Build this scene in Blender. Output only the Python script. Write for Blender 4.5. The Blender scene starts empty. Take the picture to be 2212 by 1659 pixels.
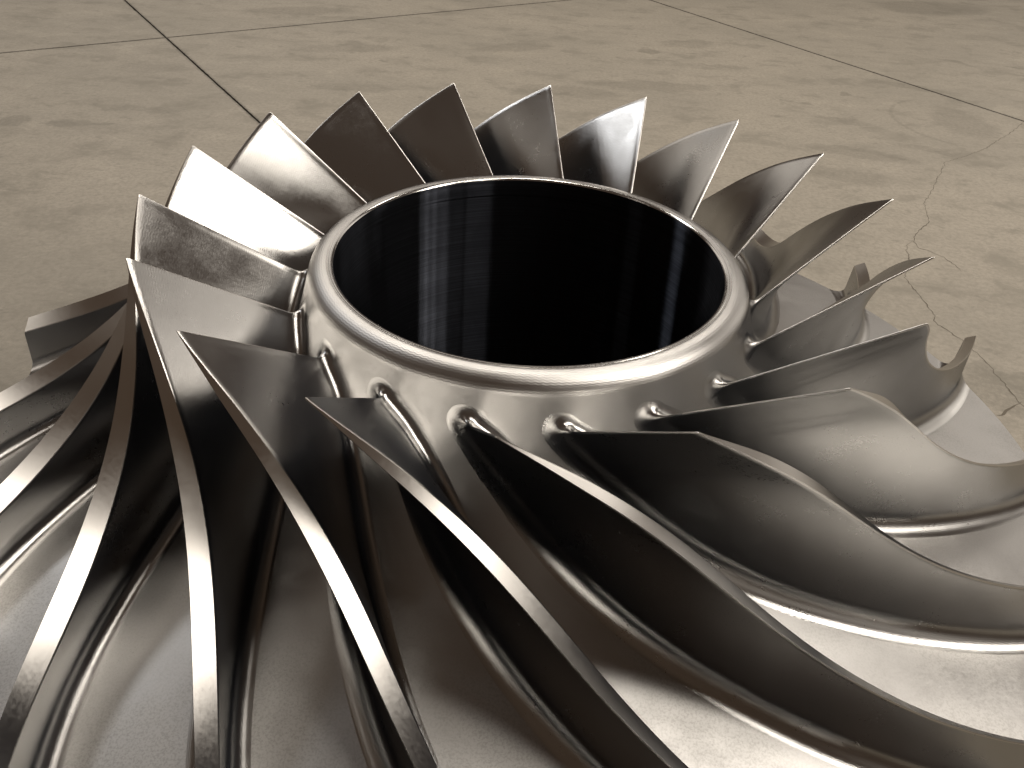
import bpy, bmesh, math, random
import numpy as np
from mathutils import Vector, Matrix, noise

scn = bpy.context.scene
R_ = math.radians

# ------------------------------------------------------------------ measured shape of the runner
# lengths in bore radii (1 bore radius = 0.40 m), angles in radians, z = 0 at the top of the rim
P = dict(lf=7.50329, d=3.92150, h=2.00974, pitch=-0.62749, yaw=-0.01366, roll=0.05757, rt=1.88485, zt=0.31864, pt=3.63183, rh=1.23444, zh=-0.19181, ph=3.49762, R2=2.99683, z2=-1.09132, b2=0.29246, se=2.08142, he=2.16359, ct0=2.03208, ct1=-3.62912, ct2=4.97409, ct3=-3.75558, ct4=1.20734, ch0=1.19536, ch1=-1.42622, ch2=3.58029, ch3=-4.10827, ch4=1.72157, d0=0.02873, d1=0.00647, d2=0.04406, d3=-0.04108, zb0=-0.05054, zb1=0.08240, zb2=0.02693, zb3=0.01246, hb0=0.27471, hb1=0.05802, hb2=0.32603, n0=-0.01254, n1=-0.05381, n2=0.03673)
U = 0.40            # metres per bore radius
ZF = -1.50          # the shop floor, in bore radii below the rim top
NB = 18             # blades

def to_world(x, y, z):
    return Vector((x * U, y * U, (z - ZF) * U))

# ------------------------------------------------------------------ camera
cam_d = bpy.data.cameras.new("camera")
cam = bpy.data.objects.new("camera", cam_d)
scn.collection.objects.link(cam)
cp, sp = math.cos(P['pitch']), math.sin(P['pitch'])
cy, sy = math.cos(P['yaw']), math.sin(P['yaw'])
fwd = Vector((sy * cp, cy * cp, sp)); right = Vector((cy, -sy, 0)); up = right.cross(fwd)
cr, sr = math.cos(P['roll']), math.sin(P['roll'])
right, up = cr * right + sr * up, -sr * right + cr * up
M = Matrix((right, up, -fwd)).transposed().to_4x4()
M.translation = to_world(0, -P['d'], P['h'])
cam.matrix_world = M
cam_d.sensor_width = 36.0
cam_d.lens = 36.0 * math.exp(P['lf']) / 2212.0
cam_d.clip_start = 0.02; cam_d.clip_end = 200.0
scn.camera = cam

# ------------------------------------------------------------------ light: a dim machine hall with high-bay lamps
world = bpy.data.worlds.new("World"); scn.world = world; world.use_nodes = True
bg = world.node_tree.nodes["Background"]
bg.inputs[0].default_value = (1.0, 0.68, 0.46, 1); bg.inputs[1].default_value = 0.075

def lamp(name, loc, target, sx, sy_, power, col, rot=0.0, spread=math.pi):
    d = bpy.data.lights.new(name, 'AREA'); d.shape = 'RECTANGLE'; d.size = sx; d.size_y = sy_
    d.energy = power; d.color = col
    o = bpy.data.objects.new(name, d); scn.collection.objects.link(o)
    o.location = loc; d.spread = spread
    q = (Vector(target) - Vector(loc)).to_track_quat('-Z', 'Y')
    o.rotation_euler = (q.to_matrix() @ Matrix.Rotation(rot, 3, 'Z')).to_euler()
    return o
WARM = (1.0, 0.93, 0.84)
COOL = (0.96, 0.975, 1.0)
def panel(name, az, el, dist, w, h, radiance, col, aim=(0, 0, 0.5)):
    """an unseen fill panel placed from the impeller at compass az / elevation el"""
    a, e = R_(az), R_(el)
    loc = Vector(aim) + dist * Vector((math.cos(a) * math.cos(e), math.sin(a) * math.cos(e), math.sin(e)))
    return lamp(name, loc, aim, w, h, radiance * math.pi * w * h, col)
def ceil(x, y, w, h, radiance, col, z=7.0):
    return lamp("hall_lamp", (x, y, z), (x * 0.55, y * 0.55 + 1.6, 0), w, h, radiance * math.pi * w * h, col)
# a row of high-bay lamps running off to the right, another bay behind the impeller
for (x, y, L_) in ((2.1, -0.8, 20), (2.8, 0.3, 16), (5.0, -1.1, 30), (6.9, -1.45, 42), (9.4, -2.0, 38)):
    ceil(x, y, 1.1, 1.1, L_, WARM)
for (x, y, L_, c_) in ((-2.9, 5.1, 38, WARM), (2.9, 5.1, 31, WARM), (0.0, 3.2, 27, WARM), (-6.1, 4.0, 24, COOL), (-5.7, -0.6, 1.6, WARM)):
    ceil(x, y, 1.1, 1.1, L_, c_)
panel("hall_wall_fill", 0, 25, 15.0, 7.2, 4.0, 0.55, WARM)  # added unseen fill panels, standing in for bright hall walls
panel("hall_wall_fill", 32, 10, 15.0, 7.8, 4.0, 1.5, WARM)
panel("hall_wall_fill", 48, 20, 15.0, 8.0, 5.0, 1.0, WARM)
panel("hall_wall_fill", 86, 32, 15.0, 9.0, 3.2, 0.95, WARM)
panel("hall_wall_fill", 118, 22, 15.0, 7.2, 4.5, 1.2, WARM)
panel("hall_wall_fill", -42, 30, 13.0, 8.0, 4.0, 0.45, WARM)

vs = scn.view_settings
vs.view_transform = 'Standard'; vs.look = 'None'; vs.exposure = 0.0; vs.gamma = 1.0
vs.use_curve_mapping = False
scn.render.engine = 'CYCLES'
scn.cycles.max_bounces = 4; scn.cycles.glossy_bounces = 1; scn.cycles.diffuse_bounces = 2
scn.cycles.use_denoising = True
scn.cycles.sample_clamp_indirect = 6.0

# ------------------------------------------------------------------ materials
class NT:
    def __init__(s, name):
        s.m = bpy.data.materials.new(name); s.m.use_nodes = True
        s.t = s.m.node_tree; s.b = s.t.nodes["Principled BSDF"]
    def n(s, typ, **kw):
        nd = s.t.nodes.new(typ)
        for k, v in kw.items():
            if k.startswith('i_'): nd.inputs[k[2:].replace('_', ' ')].default_value = v
            else: setattr(nd, k, v)
        return nd
    def l(s, a, b): s.t.links.new(a, b)
    def val(s, x, sock):
        if hasattr(x, 'links'): s.l(x, sock)
        else: sock.default_value = x
    def math(s, op, a, b=0.0, c=0.0, clamp=False):
        nd = s.n('ShaderNodeMath', operation=op, use_clamp=clamp)
        for i, x in enumerate((a, b, c)): s.val(x, nd.inputs[i])
        return nd.outputs[0]
    def ramp(s, fac, a, b, va=0.0, vb=1.0, smooth=True):
        nd = s.n('ShaderNodeMapRange'); nd.interpolation_type = 'SMOOTHSTEP' if smooth else 'LINEAR'
        s.val(fac, nd.inputs[0])
        for i, x in enumerate((a, b, va, vb)): nd.inputs[1 + i].default_value = x
        return nd.outputs[0]
    def mix(s, fac, a, b):
        nd = s.n('ShaderNodeMix', data_type='RGBA')
        s.val(fac, nd.inputs[0]); s.val(a, nd.inputs[6]); s.val(b, nd.inputs[7])
        return nd.outputs[2]
    def noise(s, vec, scale, detail=3.0, rough=0.55):
        nd = s.n('ShaderNodeTexNoise'); nd.inputs['Scale'].default_value = scale
        nd.inputs['Detail'].default_value = detail; nd.inputs['Roughness'].default_value = rough
        if vec is not None: s.l(vec, nd.inputs['Vector'])
        return nd.outputs['Fac']
    def mapping(s, vec, scale=(1, 1, 1), loc=(0, 0, 0)):
        nd = s.n('ShaderNodeMapping'); nd.inputs['Scale'].default_value = scale; nd.inputs['Location'].default_value = loc
        s.l(vec, nd.inputs['Vector']); return nd.outputs[0]

def steel(name, rough=0.33, base=(0.50, 0.49, 0.475), scallop=0.0, brush=0.0, aniso=0.0, per=0.004, pits=0.0, stain=1.0, arot=0.0, micro=0.00006, bump=True, grain=0.0, rings=False, lift_w=0.05):
    """machined stainless steel: cutter scallops along UV.x rows, blotches of oil film, small pits"""
    g = NT(name)
    g.t.nodes.remove(g.b)
    b = g.n('ShaderNodeBsdfAnisotropic', distribution='BECKMANN')
    df = g.n('ShaderNodeBsdfDiffuse'); df.inputs['Color'].default_value = (0.26, 0.275, 0.32, 1)      # faint grey-blue diffuse share, lifts the blacks in place of stray light
    mx = g.n('ShaderNodeMixShader'); mx.inputs[0].default_value = lift_w
    g.l(b.outputs[0], mx.inputs[1]); g.l(df.outputs[0], mx.inputs[2])
    g.l(mx.outputs[0], g.t.nodes['Material Output'].inputs[0])
    uv = g.n('ShaderNodeUVMap').outputs[0]
    tc = g.n('ShaderNodeTexCoord').outputs['Object']
    rnd = g.n('ShaderNodeObjectInfo').outputs['Random']
    off = g.n('ShaderNodeCombineXYZ'); g.l(g.math('MULTIPLY', rnd, 37.0), off.inputs[0]); g.l(g.math('MULTIPLY', rnd, 11.0), off.inputs[1])
    va = g.n('ShaderNodeVectorMath', operation='ADD'); g.l(tc, va.inputs[0]); g.l(off.outputs[0], va.inputs[1])
    pos = va.outputs[0]
    big = g.noise(pos, 3.2, 4.0, 0.6)
    mid = g.noise(pos, 14.0, 4.0, 0.62)
    fine = g.noise(pos, 160.0, 2.0, 0.6)
    # colour: slight film
    film = g.ramp(big, 0.42, 0.68)
    c = g.mix(g.math('MULTIPLY', film, 0.35 * stain), (*base, 1), (base[0] * 0.80, base[1] * 0.79, base[2] * 0.77, 1))
    if pits > 0:
        sp_ = g.noise(pos, 420.0, 1.0, 0.6)
        where = g.ramp(g.noise(pos, 7.0, 3.0, 0.6), 0.52, 0.68)
        pit = g.math('MULTIPLY', g.ramp(sp_, 0.63, 0.70), where)
        c = g.mix(g.math('MULTIPLY', pit, pits), c, (0.12, 0.115, 0.105, 1))
    if grain > 0:                      # matte speckle of the as-milled disc, outside the finished collar
        xy = g.n('ShaderNodeVectorMath', operation='LENGTH'); g.l(g.mapping(tc, (1, 1, 0)), xy.inputs[0])
        outer = g.ramp(xy.outputs['Value'], 0.62, 0.85, 0.08, 1.0)
        c = g.mix(g.math('MULTIPLY', g.ramp(g.noise(pos, 260.0, 3.0, 0.7), 0.42, 0.66), g.math('MULTIPLY', g.ramp(big, 0.40, 0.62, 0.25 * grain, grain), outer)), c, (0.20, 0.19, 0.17, 1))
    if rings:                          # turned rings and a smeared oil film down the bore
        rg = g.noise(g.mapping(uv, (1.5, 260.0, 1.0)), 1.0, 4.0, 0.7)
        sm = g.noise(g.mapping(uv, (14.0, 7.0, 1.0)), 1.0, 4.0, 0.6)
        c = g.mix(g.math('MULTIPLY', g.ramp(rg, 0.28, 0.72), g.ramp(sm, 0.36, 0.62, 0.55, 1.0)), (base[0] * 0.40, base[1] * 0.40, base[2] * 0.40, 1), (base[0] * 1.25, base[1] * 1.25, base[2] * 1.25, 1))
    g.l(c, b.inputs['Color'])
    r = g.math('ADD', g.math('MULTIPLY', g.math('SUBTRACT', mid, 0.5), 0.10 * stain), rough)
    r = g.math('ADD', r, g.math('MULTIPLY', film, 0.07 * stain))
    r = g.math('ADD', r, g.math('MULTIPLY', g.math('SUBTRACT', fine, 0.5), 0.08), clamp=True)
    g.l(r, b.inputs['Roughness'])
    h = g.math('MULTIPLY', fine, micro)
    if scallop > 0:
        mp = g.mapping(uv, (1, 1, 1))
        sx = g.n('ShaderNodeSeparateXYZ'); g.l(mp, sx.inputs[0])
        wob = g.math('MULTIPLY', g.math('SINE', g.math('MULTIPLY', sx.outputs[0], 2 * math.pi / (per * 2.6))), per * 0.18)
        row = g.math('ADD', sx.outputs[1], wob)
        w = g.math('ABSOLUTE', g.math('SINE', g.math('MULTIPLY', row, math.pi / per)))
        h = g.math('ADD', h, g.math('MULTIPLY', w, scallop))
    if brush > 0:
        bn = g.noise(g.mapping(uv, (6.0, 900.0, 1.0)), 1.0, 2.0, 0.6)
        h = g.math('ADD', h, g.math('MULTIPLY', bn, brush))
    bp = g.n('ShaderNodeBump'); bp.inputs['Strength'].default_value = 1.0; bp.inputs['Distance'].default_value = 1.0
    g.l(h, bp.inputs['Height'])
    if bump: g.l(bp.outputs[0], b.inputs['Normal'])
    if aniso > 0:
        b.inputs['Anisotropy'].default_value = aniso; b.inputs['Rotation'].default_value = arot
        tn = g.n('ShaderNodeTangent', direction_type='UV_MAP'); g.l(tn.outputs[0], b.inputs['Tangent'])
    return g.m

M_blade = steel("machined steel blade", 0.29, base=(0.455, 0.448, 0.435), scallop=0.00005, per=0.0050, pits=0.35, micro=0.00003)
M_tip = steel("turned steel edge", 0.37, base=(0.66, 0.64, 0.61), brush=0.00005, aniso=0.2, stain=0.5, micro=0.00002)
M_hub = steel("machined steel hub", 0.45, scallop=0.000012, per=0.0048, pits=0.3, micro=0.00004, grain=0.38)
M_rim = steel("milled steel rim", 0.40, scallop=0.00016, per=0.0050, pits=0.15, micro=0.00003)
M_land = steel("turned steel land", 0.2, brush=0.00006, aniso=0.4)
M_bore = steel("shade-dark steel bore", 0.32, base=(0.019, 0.0205, 0.025), aniso=0.9, stain=0.3, arot=0.0, micro=0.0, bump=False, rings=True, lift_w=0.02)  # near-black base puts the shade of the bore into its colour

# ------------------------------------------------------------------ mesh helpers
def new_obj(name, verts, faces, mat, parent=None, uvs=None, smooth=True, sharp=None, mats=None, fmat=None):
    me = bpy.data.meshes.new(name)
    me.from_pydata([tuple(v) for v in verts], [], [tuple(f) for f in faces])
    for m_ in (mats or [mat]): me.materials.append(m_)
    if uvs is not None:
        lay = me.uv_layers.new(name="UVMap")
        idx = np.empty(len(me.loops), dtype=np.int32); me.loops.foreach_get('vertex_index', idx)
        lay.data.foreach_set('uv', np.asarray(uvs, dtype=np.float32)[idx].ravel())
    if fmat is not None: me.polygons.foreach_set('material_index', np.asarray(fmat, dtype=np.int32))
    if smooth:
        me.polygons.foreach_set('use_smooth', [True] * len(me.polygons))
        if sharp: me.set_sharp_from_angle(angle=R_(sharp))
    me.update()
    o = bpy.data.objects.new(name, me); scn.collection.objects.link(o)
    if parent: o.parent = parent
    return o

def lathe(name, prof, mat, parent, seg=360, sharp=32, vscale=1.0):
    """turn a (r, z) profile (bore radii) about the axis"""
    prof = np.array(prof); n = len(prof)
    m = np.concatenate([[0], np.cumsum(np.hypot(*np.diff(prof, axis=0).T))])
    verts, uvs, faces = [], [], []
    for i in range(seg + 1):
        a = 2 * math.pi * i / seg
        ca, sa = math.cos(a), math.sin(a)
        for j in range(n):
            r, z = prof[j]
            verts.append((r * ca * U, r * sa * U, z * U)); uvs.append((a * 1.1 * U, m[j] * U))
    for i in range(seg):
        for j in range(n - 1):
            a, b = i * n + j, (i + 1) * n + j
            faces.append((a, a + 1, b + 1, b))
    # weld the seam for smooth normals: duplicate ring kept, normals set by averaging
    o = new_obj(name, verts, faces, mat, parent, uvs, True, sharp)
    bm = bmesh.new(); bm.from_mesh(o.data)
    bmesh.ops.remove_doubles(bm, verts=bm.verts, dist=1e-6)
    bmesh.ops.recalc_face_normals(bm, faces=bm.faces)
    bm.to_mesh(o.data); bm.free()
    o.data.set_sharp_from_angle(angle=R_(sharp))
    return o

# ------------------------------------------------------------------ the runner's meridional curves
def ext(f, u, u0=0.0, u1=1.0):
    """evaluate f inside [u0,u1], continue straight outside"""
    u = np.asarray(u, float); e = 1e-3
    y = f(np.clip(u, u0, u1))
    s0 = (f(np.array([u0 + e])) - f(np.array([u0])))[0] / e; s1 = (f(np.array([u1])) - f(np.array([u1 - e])))[0] / e
    return y + np.where(u < u0, (u - u0) * s0, 0) + np.where(u > u1, (u - u1) * s1, 0)

def meridian(hub):
    e = 2 / (P['he'] if hub else P['se'])
    r0, z0 = (P['rh'], P['zh']) if hub else (P['rt'], P['zt'])
    z1 = P['z2'] if hub else P['z2'] + P['b2']
    def r(u): return P['R2'] - (P['R2'] - r0) * np.cos(np.clip(u, 0, 1) * math.pi / 2) ** e
    def z(u):
        w = 2 * u - 1
        bump = (P['hb0'] + P['hb1'] * w + P['hb2'] * w ** 2) if hub else (P['zb0'] + P['zb1'] * w + P['zb2'] * w ** 2 + P['zb3'] * w ** 3)
        return z0 + (z1 - z0) * np.sin(np.clip(u, 0, 1) * math.pi / 2) ** e + u * (1 - u) * bump
    c = 'ch' if hub else 'ct'; t0 = P['ph'] if hub else P['pt']
    def t(u): return t0 + sum(P[c + str(i)] * u ** (i + 1) for i in range(5))
    return r, z, t
rS, zS, tS = meridian(False)
rH, zH, tH = meridian(True)

def cart(r, t, z): return np.stack([r * np.cos(t), r * np.sin(t), z], -1)
UG = np.concatenate([np.linspace(-0.16, 0, 17)[:-1], np.linspace(0, 0.12, 31)[:-1], np.linspace(0.12, 1.0, 91)[:-1], np.linspace(1.0, 1.08, 9)])
i0 = int(np.argmin(np.abs(UG)))
Sh = cart(ext(rS, UG, 0.004, 0.996), ext(tS, UG), ext(zS, UG, 0.004, 0.996))
Hf = cart(ext(rH, UG, 0.004, 0.996), ext(tH, UG), ext(zH, UG, 0.004, 0.996))
Ld = (Hf - Sh); Ld /= np.linalg.norm(Ld, axis=1)[:, None]
# the turned hub lies a fillet's depth below the measured blade roots
w_in = np.interp(UG, [0, 0.15, 0.6, 1.0], [0.060, 0.042, 0.030, 0.004])
Hb = Hf + Ld * w_in[:, None]
hub_r = np.hypot(Hb[:, 0], Hb[:, 1]); hub_z = Hb[:, 2]; hub_t = np.unwrap(np.arctan2(Hb[:, 1], Hb[:, 0]))

# hub profile from the crease under the rim down to the disc edge (smooth through the neck)
CRE = (1.134, -0.072)
sel = (UG >= 0.06) & (UG <= 1.0)
ctrl_r = np.concatenate([[CRE[0], 1.150, 1.170], hub_r[sel]]); ctrl_z = np.concatenate([[CRE[1], -0.135, -0.205], hub_z[sel]])
mm = np.concatenate([[0], np.cumsum(np.hypot(np.diff(ctrl_r), np.diff(ctrl_z)))])
md = np.linspace(0, mm[-1], 400)
pr, pz = np.interp(md, mm, ctrl_r), np.interp(md, mm, ctrl_z)
ker = np.hanning(41); ker /= ker.sum()
def smooth(a):
    ap = np.concatenate([2 * a[0] - a[20:0:-1], a, 2 * a[-1] - a[-2:-22:-1]]); return np.convolve(ap, ker, 'valid')
pr, pz = smooth(pr), smooth(pz)
pm = np.concatenate([[0], np.cumsum(np.hypot(np.diff(pr), np.diff(pz)))])
# bring the blade's hub curve onto the profile
def on_hub(r, z):
    mq = np.linspace(0, pm[-1], 9000); rq, zq = np.interp(mq, pm, pr), np.interp(mq, pm, pz)
    d = (rq[None] - r[:, None]) ** 2 + (zq[None] - z[:, None]) ** 2
    return mq[d.argmin(1)]
m_in = on_hub(hub_r[i0:], hub_z[i0:])
sl = (m_in[8] - m_in[0]) / (UG[i0 + 8] - UG[i0])
m_all = np.concatenate([m_in[0] + sl * (UG[:i0]), m_in])
m_all = np.where(UG > 1.0, pm[-1] + (UG - 1) * (m_in[-20] - m_in[-40]) / (UG[-20] - UG[-40]), m_all)
m_all = np.convolve(np.concatenate([[2*m_all[0]-m_all[2],2*m_all[0]-m_all[1]], m_all, [2*m_all[-1]-m_all[-2],2*m_all[-1]-m_all[-3]]]), np.ones(5) / 5, 'valid')
def hub_at(m):
    r = np.interp(m, pm, pr); z = np.interp(m, pm, pz)
    er, ez = pr[-1] - pr[-6], pz[-1] - pz[-6]; el = math.hypot(er, ez)
    r = r + np.where(m > pm[-1], (m - pm[-1]) * er / el, 0); z = z + np.where(m > pm[-1], (m - pm[-1]) * ez / el, 0)
    sr0, sz0 = (pr[1] - pr[0]) / pm[1], (pz[1] - pz[0]) / pm[1]
    return r + np.where(m < 0, m * sr0, 0), z + np.where(m < 0, m * sz0, 0)
hr, hz = hub_at(m_all)
Hb = cart(hr, hub_t, hz)
D = Sh - Hb                                   # rulings hub -> tip
tdir = lambda a: np.gradient(a)
hn_r, hn_z = -np.gradient(hz), np.gradient(hr); q = np.hypot(hn_r, hn_z); hn_r, hn_z = hn_r / q, hn_z / q
dr = np.hypot(Sh[:, 0], Sh[:, 1]) - hr; dz = Sh[:, 2] - hz
spanH = dr * hn_r + dz * hn_z
shr = np.hypot(Sh[:, 0], Sh[:, 1]); shz = Sh[:, 2]
sn_r, sn_z = -np.gradient(shz), np.gradient(shr); q = np.hypot(sn_r, sn_z); sn_r, sn_z = sn_r / q, sn_z / q
spanS = dr * sn_r + dz * sn_z
uc = np.clip(UG, 0, 1)
dl = P['d0'] + P['d1'] * uc + P['d2'] * uc ** 2 + P['d3'] * uc ** 3
nn = P['n0'] + P['n1'] * uc + P['n2'] * uc ** 2
stS = np.unwrap(np.arctan2(Sh[:, 1], Sh[:, 0]))
nose_len = 0.10
nose_f = np.clip(1 - (1 - np.clip(UG / nose_len, 0, 1)) ** 1.8, 0, 1)      # thin leading edge swelling to the full blade
nn = nn * (0.10 + 0.90 * nose_f) * np.interp(UG, [0, 0.1, 0.26], [0.55, 0.68, 1.0])

def level(v):
    """camber curve at ruling fraction v(u): r, z, theta, meridional length"""
    X = Hb + D * v[:, None]
    r = np.hypot(X[:, 0], X[:, 1]); z = X[:, 2].copy(); t = np.unwrap(np.arctan2(X[:, 1], X[:, 0]))
    # ahead of the leading edge follow the hub so that the root fillet wraps round the nose
    k = slice(0, i0)
    r[k] = hr[k] + (r[i0] - hr[i0]); z[k] = hz[k] + (z[i0] - hz[i0])
    m = np.concatenate([[0], np.cumsum(np.hypot(np.diff(r), np.diff(z)))]); m -= m[i0]
    return r, z, t, m

vE = {s: 1 + s * nn / spanS for s in (1, -1)}
# half thickness of each side at the tip that reproduces the two measured edges of the tip strip
mS = np.concatenate([[0], np.cumsum(np.hypot(np.diff(shr), np.diff(shz)))])
r_, z_, t_, m_ = level(np.ones_like(UG))
slope = np.gradient(m_) / np.hypot(np.gradient(m_), r_ * np.gradient(t_))
half = {}
H0 = 0.0055
for s in (1, -1):
    X = Hb + D * vE[s][:, None]
    rq, zq, tq = np.hypot(X[:, 0], X[:, 1]), X[:, 2], np.unwrap(np.arctan2(X[:, 1], X[:, 0]))
    fineu = np.linspace(UG[0], UG[-1], 3000)
    fr, fz, fm, ft = (np.interp(fineu, UG, a_) for a_ in (shr, shz, mS, stS + s * dl / shr))
    j = ((fr[None] - rq[:, None]) ** 2 + (fz[None] - zq[:, None]) ** 2).argmin(1)
    h_ = s * (ft[j] - tq) * rq * slope
    h_ = np.clip(h_, 0.010, 0.09)
    h_ = np.convolve(np.pad(h_, 3, 'edge'), np.ones(7) / 7, 'valid')
    half[s] = H0 + (h_ - H0) * nose_f
hn_side = half
RF = 0.078                                     # root fillet radius
NA = 11
NV = 30
ang = np.linspace(0, math.pi / 2, NA)
NNOSE = 14
upar = np.concatenate([np.linspace(0, 0.1, 22)[:-1], np.linspace(0.1, 1, 74)])

def side_curve(v, add, s, taper):
    r, z, t, m = level(v)
    h = hn_side[s] * taper + add
    gm = np.gradient(m); gy = r * np.gradient(t); g = np.hypot(gm, gy)
    tm, ty = gm / g, gy / g
    m2 = m - s * h * ty; t2 = t + s * h * tm / r
    # cut at the disc radius
    mend = np.interp(P['R2'], r, m)
    jj = np.arange(len(m))[i0:]
    ms, ts, us = m2[jj], t2[jj], UG[jj]
    uend = np.interp(mend, ms, us)
    uu = upar * uend
    mq = np.interp(uu, us, ms); tq = np.interp(uu, us, ts)
    rq = np.interp(mq, m, r); zq = np.interp(mq, m, z)
    return rq, zq, tq, (m, r, z, t, h, tm, ty)

def loop(v_plus, v_minus, add, taper):
    rp, zp, tp, A = side_curve(v_plus, add, 1, taper)
    rm, zm, tm_, B = side_curve(v_minus, add, -1, taper)
    # nose: half circle round the leading-edge point, blended between the two sides' levels
    out_r, out_z, out_t = list(rp[::-1]), list(zp[::-1]), list(tp[::-1])
    for k in range(1, NNOSE):
        a = math.pi / 2 - math.pi * k / NNOSE; f = k / NNOSE
        pts = []
        for (m, r, z, t, h, tm, ty) in (A, B):
            rad = h[i0]; el = 1.25
            dm = -math.cos(a) * rad * el * tm[i0] - math.sin(a) * rad * ty[i0]
            dt = -math.cos(a) * rad * el * ty[i0] + math.sin(a) * rad * tm[i0]
            mq = m[i0] + dm
            pts.append((np.interp(mq, m, r), np.interp(mq, m, z), t[i0] + dt / r[i0]))
        q = [(1 - f) * pts[0][c] + f * pts[1][c] for c in range(3)]
        out_r.append(q[0]); out_z.append(q[1]); out_t.append(q[2])
    out_r += list(rm); out_z += list(zm); out_t += list(tm_)
    return cart(np.array(out_r), np.array(out_t), np.array(out_z))

def build_blade():
    rows = []
    one = np.ones_like(UG)
    rows.append(loop(-0.006 / spanH, -0.006 / spanH, RF + 0.002, 1.18))
    for a in ang:
        s_ = RF * (1 - math.cos(a)); f_ = RF * (1 - math.sin(a))
        v = s_ / spanH
        rows.append(loop(v, v, f_, 1.18))
    v0 = RF / spanH
    cham = 0.006
    for k in range(1, NV + 1):
        f = k / NV
        vp = v0 + (vE[1] - cham / spanS - v0) * f; vm = v0 + (vE[-1] - cham / spanS - v0) * f
        rows.append(loop(vp, vm, 0.0, 1.18 - 0.18 * f))
    nside = len(rows)
    top = loop(vE[1], vE[-1], -cham * 0.6, 1.0)
    n = len(top); c = n // 2
    rows.append(top)
    V = np.concatenate(rows) * U
    # uv: arc length along the loop / up the span
    uvs = []
    mid = rows[NA + NV // 2] * U
    ul = np.concatenate([[0], np.cumsum(np.linalg.norm(np.diff(mid, axis=0), axis=1))])
    vl = np.zeros((len(rows), n))
    for j in range(1, len(rows)): vl[j] = vl[j - 1] + np.linalg.norm(rows[j] - rows[j - 1], axis=1) * U
    for j in range(len(rows)):
        for i in range(n): uvs.append((ul[i], vl[j, i]))
    faces, fm = [], []
    nose_a, nose_b = len(upar) - 1, len(upar) + NNOSE - 1
    for j in range(len(rows) - 1):
        for i in range(n - 1):
            a = j * n + i; b = a + n
            faces.append((a, a + 1, b + 1, b)); fm.append(1 if (j >= nside - 1 or (j >= NA + 3 and nose_a <= i < nose_b)) else 0)
    # tip strip between the two top edges
    base = len(V); b0 = (len(rows) - 1) * n
    tv, tu = [], []
    ns = len(upar) + NNOSE // 2
    pairs = []
    i, k = 0, n - 1
    while i < k:
        pairs.append((b0 + i, b0 + k)); i += 1; k -= 1
    tip_v = [V[a] for pr_ in pairs for a in pr_]
    run = 0; prev = None
    for (a, b_) in pairs:
        mpt = (V[a] + V[b_]) / 2
        if prev is not None: run += np.linalg.norm(mpt - prev)
        prev = mpt; w_ = np.linalg.norm(V[a] - V[b_])
        uvs.append((run, 0)); uvs.append((run, w_))
    V = np.concatenate([V, np.array(tip_v)])
    for q_ in range(len(pairs) - 1):
        a = base + 2 * q_
        faces.append((a, a + 1, a + 3, a + 2)); fm.append(1)
    # trailing edge face
    base = len(V); te = []
    for j in range(len(rows)):
        te += [V[j * n], V[j * n + n - 1]]; uvs += [(0, j * 0.01), (0.03, j * 0.01)]
    V = np.concatenate([V, np.array(te)])
    for j in range(len(rows) - 1):
        a = base + 2 * j
        faces.append((a, a + 2, a + 3, a + 1)); fm.append(1)
    return V, faces, uvs, fm

# ------------------------------------------------------------------ the runner
runner = bpy.data.objects.new("impeller", None); scn.collection.objects.link(runner)
runner.location = (0, 0, -ZF * U)
runner.empty_display_size = 0.3
runner["label"] = "large polished steel impeller with eighteen twisted blades around an open bore on concrete floor"
runner["category"] = "impeller"

hub_prof = [(pr[i], pz[i]) for i in range(0, 400, 4)] + [(pr[-1], pz[-1]), (pr[-1] + 0.006, pz[-1] - 0.008), (pr[-1] + 0.006, pz[-1] - 0.11), (pr[-1] - 0.004, pz[-1] - 0.118)]
hub = lathe("hub", hub_prof, M_hub, runner, 432)
T80 = R_(80)
rim_prof = [(1.036, 0.0)] + [(1.036 + (CRE[0] - 1.036) * math.sin(a) / math.sin(T80), CRE[1] * (1 - math.cos(a)) / (1 - math.cos(T80))) for a in np.linspace(0.05, T80, 30)]
rim = lathe("rim", rim_prof, M_rim, runner, 360)
lathe("land", [(1.001, -0.010), (1.006, -0.003), (1.012, 0.0006), (1.022, 0.0006), (1.024, -0.0012), (1.036, 0.0)], M_land, rim, 360)
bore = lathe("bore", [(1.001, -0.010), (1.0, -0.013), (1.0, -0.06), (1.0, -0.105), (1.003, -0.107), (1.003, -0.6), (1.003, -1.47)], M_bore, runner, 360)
lathe("back_face", [(pr[-1] - 0.004, pz[-1] - 0.118), (2.2, -1.25), (1.75, -1.32), (1.62, -1.36), (1.6, -1.49), (1.58, -1.499), (1.02, -1.499), (1.003, -1.47)], M_hub, runner, 240)

g = NT("bore black"); g.b.inputs['Base Color'].default_value = (0.004, 0.004, 0.0045, 1); g.b.inputs['Roughness'].default_value = 0.7
M_black = g.m
lathe("bore_blackout", [(1.002, -1.44), (0.55, -1.44), (0.001, -1.44)], M_black, bore, 96)  # added black disc at the bottom that keeps the bore dark

V, F, UV, FM = build_blade()
blade = new_obj("blade", V, F, None, runner, UV, True, 34, [M_blade, M_tip], FM)
bm = bmesh.new(); bm.from_mesh(blade.data)
bmesh.ops.recalc_face_normals(bm, faces=bm.faces); bm.to_mesh(blade.data); bm.free()
blade.data.set_sharp_from_angle(angle=R_(34))
for k in range(1, NB):
    b = blade.copy(); scn.collection.objects.link(b); b.parent = runner
    b.rotation_euler = (0, 0, -k * 2 * math.pi / NB)

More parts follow.
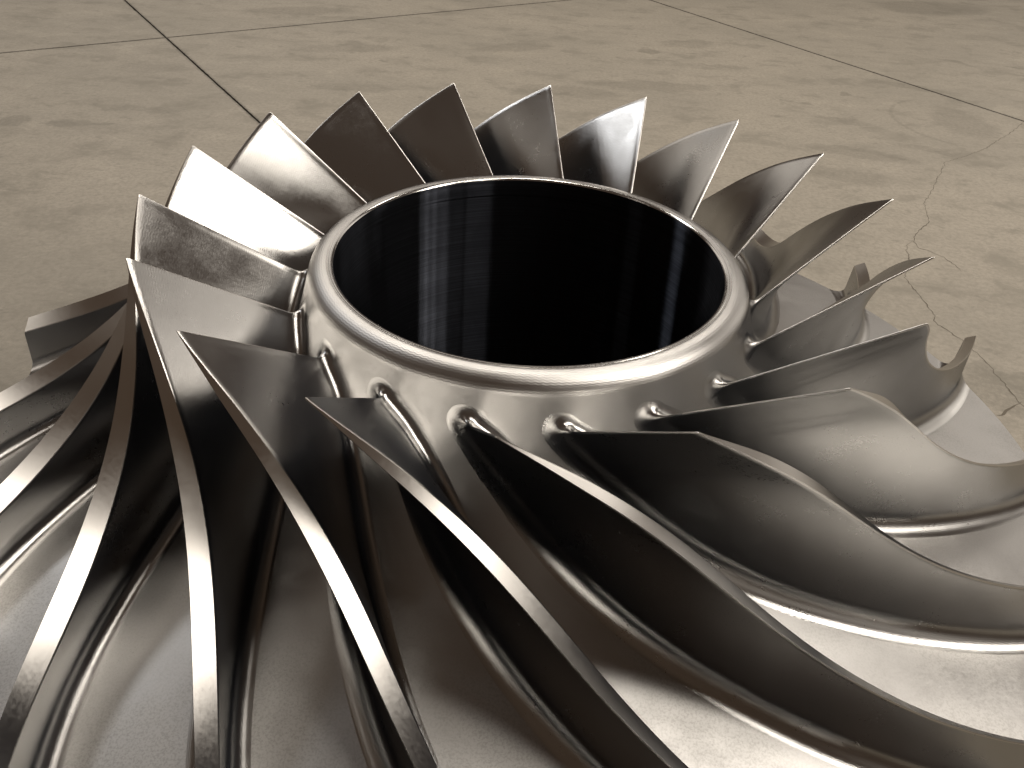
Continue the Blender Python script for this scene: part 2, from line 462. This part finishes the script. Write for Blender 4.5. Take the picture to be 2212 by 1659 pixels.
# ------------------------------------------------------------------ floor: cast concrete bays with sawn joints
E1 = Vector((0.8150, 0.5795, 0)); E2 = Vector((-0.5795, 0.8150, 0))
FLOOR_ROT = math.atan2(E1.y, E1.x)
J1, J2, BAY1, BAY2 = 0.2816, 4.384, 3.684, 7.368      # joint positions and bay size along E1 / E2, metres

STAINS = [  # x, y, half length, half width, turn, strength: oil and water marks on the concrete
    (-2.42, 2.17, 0.085, 0.075, 0.1, 0.9), (-2.19, 2.20, 0.075, 0.060, 0.1, 0.85), (-2.02, 2.21, 0.07, 0.03, 0.0, 0.8),
    (-1.72, 4.62, 0.42, 0.13, 0.25, 0.75), (0.68, 4.12, 0.09, 0.07, 0.0, 0.8), (0.95, 4.36, 0.20, 0.12, 0.3, 0.55),
    (0.60, 3.35, 0.40, 0.10, 0.05, 0.6), (0.15, 3.15, 0.30, 0.10, -0.1, 0.5), (1.12, 3.86, 0.16, 0.05, -0.2, 0.6),
    (2.28, 3.02, 0.17, 0.24, 0.0, 0.62), (2.20, 3.66, 0.26, 0.06, -0.35, 0.8), (1.60, 2.95, 0.16, 0.05, -0.3, 0.6),
    (1.55, 2.45, 0.30, 0.07, -0.25, 0.55), (1.42, 2.15, 0.22, 0.10, -0.2, 0.6), (1.95, 2.55, 0.20, 0.05, -0.3, 0.5),
    (3.2, 6.05, 0.55, 0.28, 0.2, 0.75), (3.12, 4.25, 0.10, 0.025, -0.5, 1.0), (2.75, 4.3, 0.16, 0.03, -0.75, 0.7),
    (1.40, 0.50, 0.10, 0.14, 0.2, 0.85), (-2.15, 3.1, 0.22, 0.10, 0.1, 0.5), (-1.9, 2.45, 0.2, 0.05, 0.0, 0.55),
    (-1.0, 3.0, 0.25, 0.08, 0.1, 0.5), (-0.9, 2.2, 0.2, 0.06, 0.2, 0.45), (-1.2, 3.75, 0.35, 0.1, 0.3, 0.5),
    (-0.2, 4.0, 0.3, 0.1, 0.5, 0.6), (1.75, 3.42, 0.05, 0.03, 0.0, 0.9), (1.47, 3.2, 0.03, 0.025, 0.0, 0.9)]

g = NT("trowelled concrete")
pos = g.n('ShaderNodeNewGeometry').outputs['Position']
w1 = g.noise(pos, 3.5, 3.0)
wn = g.n('ShaderNodeTexNoise'); wn.inputs['Scale'].default_value = 9.0; wn.inputs['Detail'].default_value = 4.0; g.l(pos, wn.inputs['Vector'])
wv = g.n('ShaderNodeVectorMath', operation='SUBTRACT'); g.l(wn.outputs['Color'], wv.inputs[0]); wv.inputs[1].default_value = (0.5, 0.5, 0.5)
ws = g.n('ShaderNodeVectorMath', operation='SCALE'); g.l(wv.outputs[0], ws.inputs[0]); ws.inputs['Scale'].default_value = 0.16
wp = g.n('ShaderNodeVectorMath', operation='ADD'); g.l(pos, wp.inputs[0]); g.l(ws.outputs[0], wp.inputs[1])
warp = wp.outputs[0]
big = g.noise(g.mapping(pos, (0.7, 1.0, 1.0)), 0.9, 5.0, 0.6)
mid = g.noise(g.mapping(warp, (0.75, 1.2, 1.0)), 4.2, 6.0, 0.66)
blot = g.noise(g.mapping(pos, (1.0, 1.6, 1.0), (5, 2, 0)), 9.0, 4.0, 0.6)
fine = g.noise(pos, 55.0, 4.0, 0.7)
grit = g.noise(pos, 420.0, 2.0, 0.7)
c = g.mix(g.ramp(big, 0.32, 0.70), (0.350, 0.314, 0.260, 1), (0.275, 0.250, 0.208, 1))
c = g.mix(g.math('MULTIPLY', g.ramp(mid, 0.48, 0.70), 0.75), c, (0.178, 0.163, 0.132, 1))
c = g.mix(g.math('MULTIPLY', g.ramp(blot, 0.60, 0.72), 0.60), c, (0.150, 0.137, 0.112, 1))
c = g.mix(g.math('MULTIPLY', g.ramp(mid, 0.46, 0.30), 0.45), c, (0.425, 0.380, 0.310, 1))
c = g.mix(g.ramp(fine, 0.38, 0.66, 0.0, 0.55), c, (0.200, 0.180, 0.146, 1))
spots = g.noise(g.mapping(warp, (1.0, 1.25, 1.0), (3, 7, 0)), 24.0, 5.0, 0.68)
c = g.mix(g.ramp(spots, 0.56, 0.74, 0.0, 0.45), c, (0.150, 0.137, 0.112, 1))
c = g.mix(g.ramp(spots, 0.40, 0.26, 0.0, 0.35), c, (0.440, 0.395, 0.325, 1))
c = g.mix(g.ramp(grit, 0.30, 0.70, 0.0, 0.45), c, (0.200, 0.180, 0.146, 1))
stain = None
for (x, y, a_, b_, tr, st) in STAINS:
    mp = g.n('ShaderNodeMapping', vector_type='TEXTURE'); mp.inputs['Location'].default_value = (x, y, 0)
    mp.inputs['Rotation'].default_value = (0, 0, tr); mp.inputs['Scale'].default_value = (a_, b_, 1)
    g.l(warp, mp.inputs['Vector'])
    ln = g.n('ShaderNodeVectorMath', operation='LENGTH'); g.l(mp.outputs[0], ln.inputs[0])
    v = g.ramp(ln.outputs['Value'], 1.12, 0.72, 0.0, st * 0.55)
    stain = v if stain is None else g.math('MAXIMUM', stain, v)
# a worn ring left by something round
mp = g.n('ShaderNodeMapping', vector_type='TEXTURE'); mp.inputs['Location'].default_value = (2.27, 3.02, 0); mp.inputs['Scale'].default_value = (0.36, 0.40, 1)
g.l(pos, mp.inputs['Vector'])
ln = g.n('ShaderNodeVectorMath', operation='LENGTH'); g.l(mp.outputs[0], ln.inputs[0])
sx = g.n('ShaderNodeSeparateXYZ'); g.l(mp.outputs[0], sx.inputs[0])
ring = g.math('MULTIPLY', g.ramp(g.math('ABSOLUTE', g.math('SUBTRACT', ln.outputs['Value'], 1.0)), 0.045, 0.005, 0.0, 0.35), g.ramp(sx.outputs[0], -0.2, -0.55))
stain = g.math('MAXIMUM', stain, ring)
stain = g.math('MULTIPLY', stain, g.ramp(fine, 0.25, 0.55, 0.55, 1.0))
c = g.mix(stain, c, (0.140, 0.127, 0.102, 1))
# black dirt trodden into the edges of the joints
tc = g.n('ShaderNodeTexCoord').outputs['Object']
sx = g.n('ShaderNodeSeparateXYZ'); g.l(tc, sx.inputs[0])
d1 = g.math('SUBTRACT', BAY1 / 2, g.math('ABSOLUTE', sx.outputs[0])); d2 = g.math('SUBTRACT', BAY2 / 2, g.math('ABSOLUTE', sx.outputs[1]))
dm = g.math('SUBTRACT', g.math('MINIMUM', d1, d2), g.math('MULTIPLY', g.math('SUBTRACT', fine, 0.5), 0.03))
c = g.mix(g.ramp(dm, 0.020, 0.001, 0.0, 0.75), c, (0.07, 0.062, 0.052, 1))
g.l(c, g.b.inputs['Base Color'])
g.l(g.math('ADD', 0.42, g.math('MULTIPLY', mid, 0.30)), g.b.inputs['Roughness'])
g.b.inputs['Specular IOR Level'].default_value = 0.35
bp = g.n('ShaderNodeBump'); bp.inputs['Strength'].default_value = 0.5; bp.inputs['Distance'].default_value = 1.0
g.l(g.math('ADD', g.math('MULTIPLY', fine, 0.0012), g.math('ADD', g.math('MULTIPLY', grit, 0.0005), g.math('MULTIPLY', mid, 0.004))), bp.inputs['Height'])
g.l(bp.outputs[0], g.b.inputs['Normal'])
M_conc = g.m
g = NT("joint dirt"); M_dirt = g.m
g.b.inputs['Base Color'].default_value = (0.030, 0.026, 0.022, 1); g.b.inputs['Roughness'].default_value = 0.95

sfl = 18.0
floor = new_obj("floor", [(-sfl, -sfl, -0.014), (sfl, -sfl, -0.014), (sfl, sfl, -0.014), (-sfl, sfl, -0.014)], [(0, 1, 2, 3)], M_dirt, smooth=False)
floor["kind"] = "structure"
rng = random.Random(5)
crack_slab = None
for k1 in range(-3, 4):
    for k2 in range(-2, 2):
        c1 = J1 + (k1 + 0.5) * BAY1; c2 = J2 + (k2 + 0.5) * BAY2
        near = k1 in (-1, 0, 1) and k2 in (-1, 0)
        hx, hy = BAY1 / 2 - 0.0042, BAY2 / 2 - 0.0042
        step = 0.022 if near else 4.0
        ringp = []
        corners = [(-hx, -hy), (hx, -hy), (hx, hy), (-hx, hy)]
        for q_ in range(4):
            (ax, ay), (bx_, by_) = corners[q_], corners[(q_ + 1) % 4]
            L_ = math.hypot(bx_ - ax, by_ - ay); n_ = max(1, int(L_ / step))
            nx, ny = -(by_ - ay) / L_, (bx_ - ax) / L_           # inward
            for i in range(n_):
                f = i / n_
                chip = 0.0
                if near and i:
                    w_ = noise.noise(Vector((f * L_ * 7 + q_ * 31, k1 * 9.1, k2 * 5.3)))
                    chip = 0.0012 * abs(rng.gauss(0, 1)) + max(0, w_ - 0.28) * 0.016
                ringp.append((ax + (bx_ - ax) * f + nx * chip, ay + (by_ - ay) * f + ny * chip))
        n_ = len(ringp)
        vs_ = [(x, y, 0) for x, y in ringp] + [(x, y, -0.03) for x, y in ringp]
        fs_ = [tuple(range(n_))] + [(i, i + n_, (i + 1) % n_ + n_, (i + 1) % n_) for i in range(n_)]
        sl_ = new_obj("concrete_slab", vs_, fs_, M_conc, floor, smooth=False)
        sl_.location = E1 * c1 + E2 * c2; sl_.rotation_euler = (0, 0, FLOOR_ROT)
        if (k1, k2) == (0, -1): crack_slab = sl_

g = NT("crack brown"); M_crack = g.m  # own brown tone of the crack and the chipped patch
g.b.inputs['Base Color'].default_value = (0.115, 0.098, 0.076, 1); g.b.inputs['Roughness'].default_value = 1.0
CR1 = [(2.647, 3.119), (2.496, 2.922), (2.38, 2.796), (2.247, 2.64), (2.086, 2.498), (1.952, 2.403), (1.872, 2.245), (1.747, 2.011), (1.669, 1.875), (1.621, 1.683), (1.527, 1.562), (1.495, 1.496), (1.495, 1.428), (1.525, 1.417), (1.545, 1.385), (1.571, 1.35), (1.585, 1.308), (1.594, 1.251)]
CR2 = [(1.495, 1.496), (1.459, 1.458), (1.438, 1.404), (1.429, 1.342), (1.387, 1.252), (1.357, 1.177), (1.361, 1.11), (1.368, 1.013), (1.369, 0.96), (1.371, 0.915), (1.354, 0.883), (1.356, 0.852), (1.38, 0.829), (1.388, 0.796), (1.408, 0.771), (1.408, 0.752), (1.421, 0.692), (1.429, 0.667), (1.436, 0.575), (1.442, 0.54), (1.44, 0.483), (1.447, 0.417), (1.44, 0.33), (1.46, 0.2)]
CHIP = [(1.352, 0.372), (1.372, 0.384), (1.394, 0.405), (1.420, 0.418), (1.452, 0.444)]
inv = Matrix.LocRotScale(crack_slab.location, crack_slab.rotation_euler, None).inverted()
def crack(pts, w0, jit, seed, z=0.0005, name="crack"):
    rr = random.Random(seed); fine_p = []
    for (a, b_) in zip(pts[:-1], pts[1:]):
        n_ = max(2, int(math.dist(a, b_) / 0.011))
        for i in range(n_):
            f = i / n_
            fine_p.append((a[0] + (b_[0] - a[0]) * f + rr.gauss(0, jit), a[1] + (b_[1] - a[1]) * f + rr.gauss(0, jit)))
    fine_p.append(pts[-1])
    vs_, fs_ = [], []
    for i, q_ in enumerate(fine_p):
        a = fine_p[max(i - 1, 0)]; b_ = fine_p[min(i + 1, len(fine_p) - 1)]
        dx, dy = b_[0] - a[0], b_[1] - a[1]; L_ = math.hypot(dx, dy) + 1e-9
        w_ = w0 * (0.35 + 1.0 * abs(noise.noise(Vector((i * 0.23, seed, 0)))) * 2 + rr.random() * 0.35) * min(1, (i + 1) / 6, (len(fine_p) - i) / 6)
        for s in (-1, 1):
            vs_.append(tuple(inv @ Vector((q_[0] - s * dy / L_ * w_, q_[1] + s * dx / L_ * w_, z))))
    for i in range(len(fine_p) - 1): fs_.append((2 * i, 2 * i + 1, 2 * i + 3, 2 * i + 2))
    return new_obj(name, vs_, fs_, M_crack, crack_slab, smooth=False)
crack(CR1, 0.0014, 0.0022, 3)
crack(CR2, 0.0014, 0.0020, 8)
crack(CHIP, 0.005, 0.003, 5, name="chipped_patch")
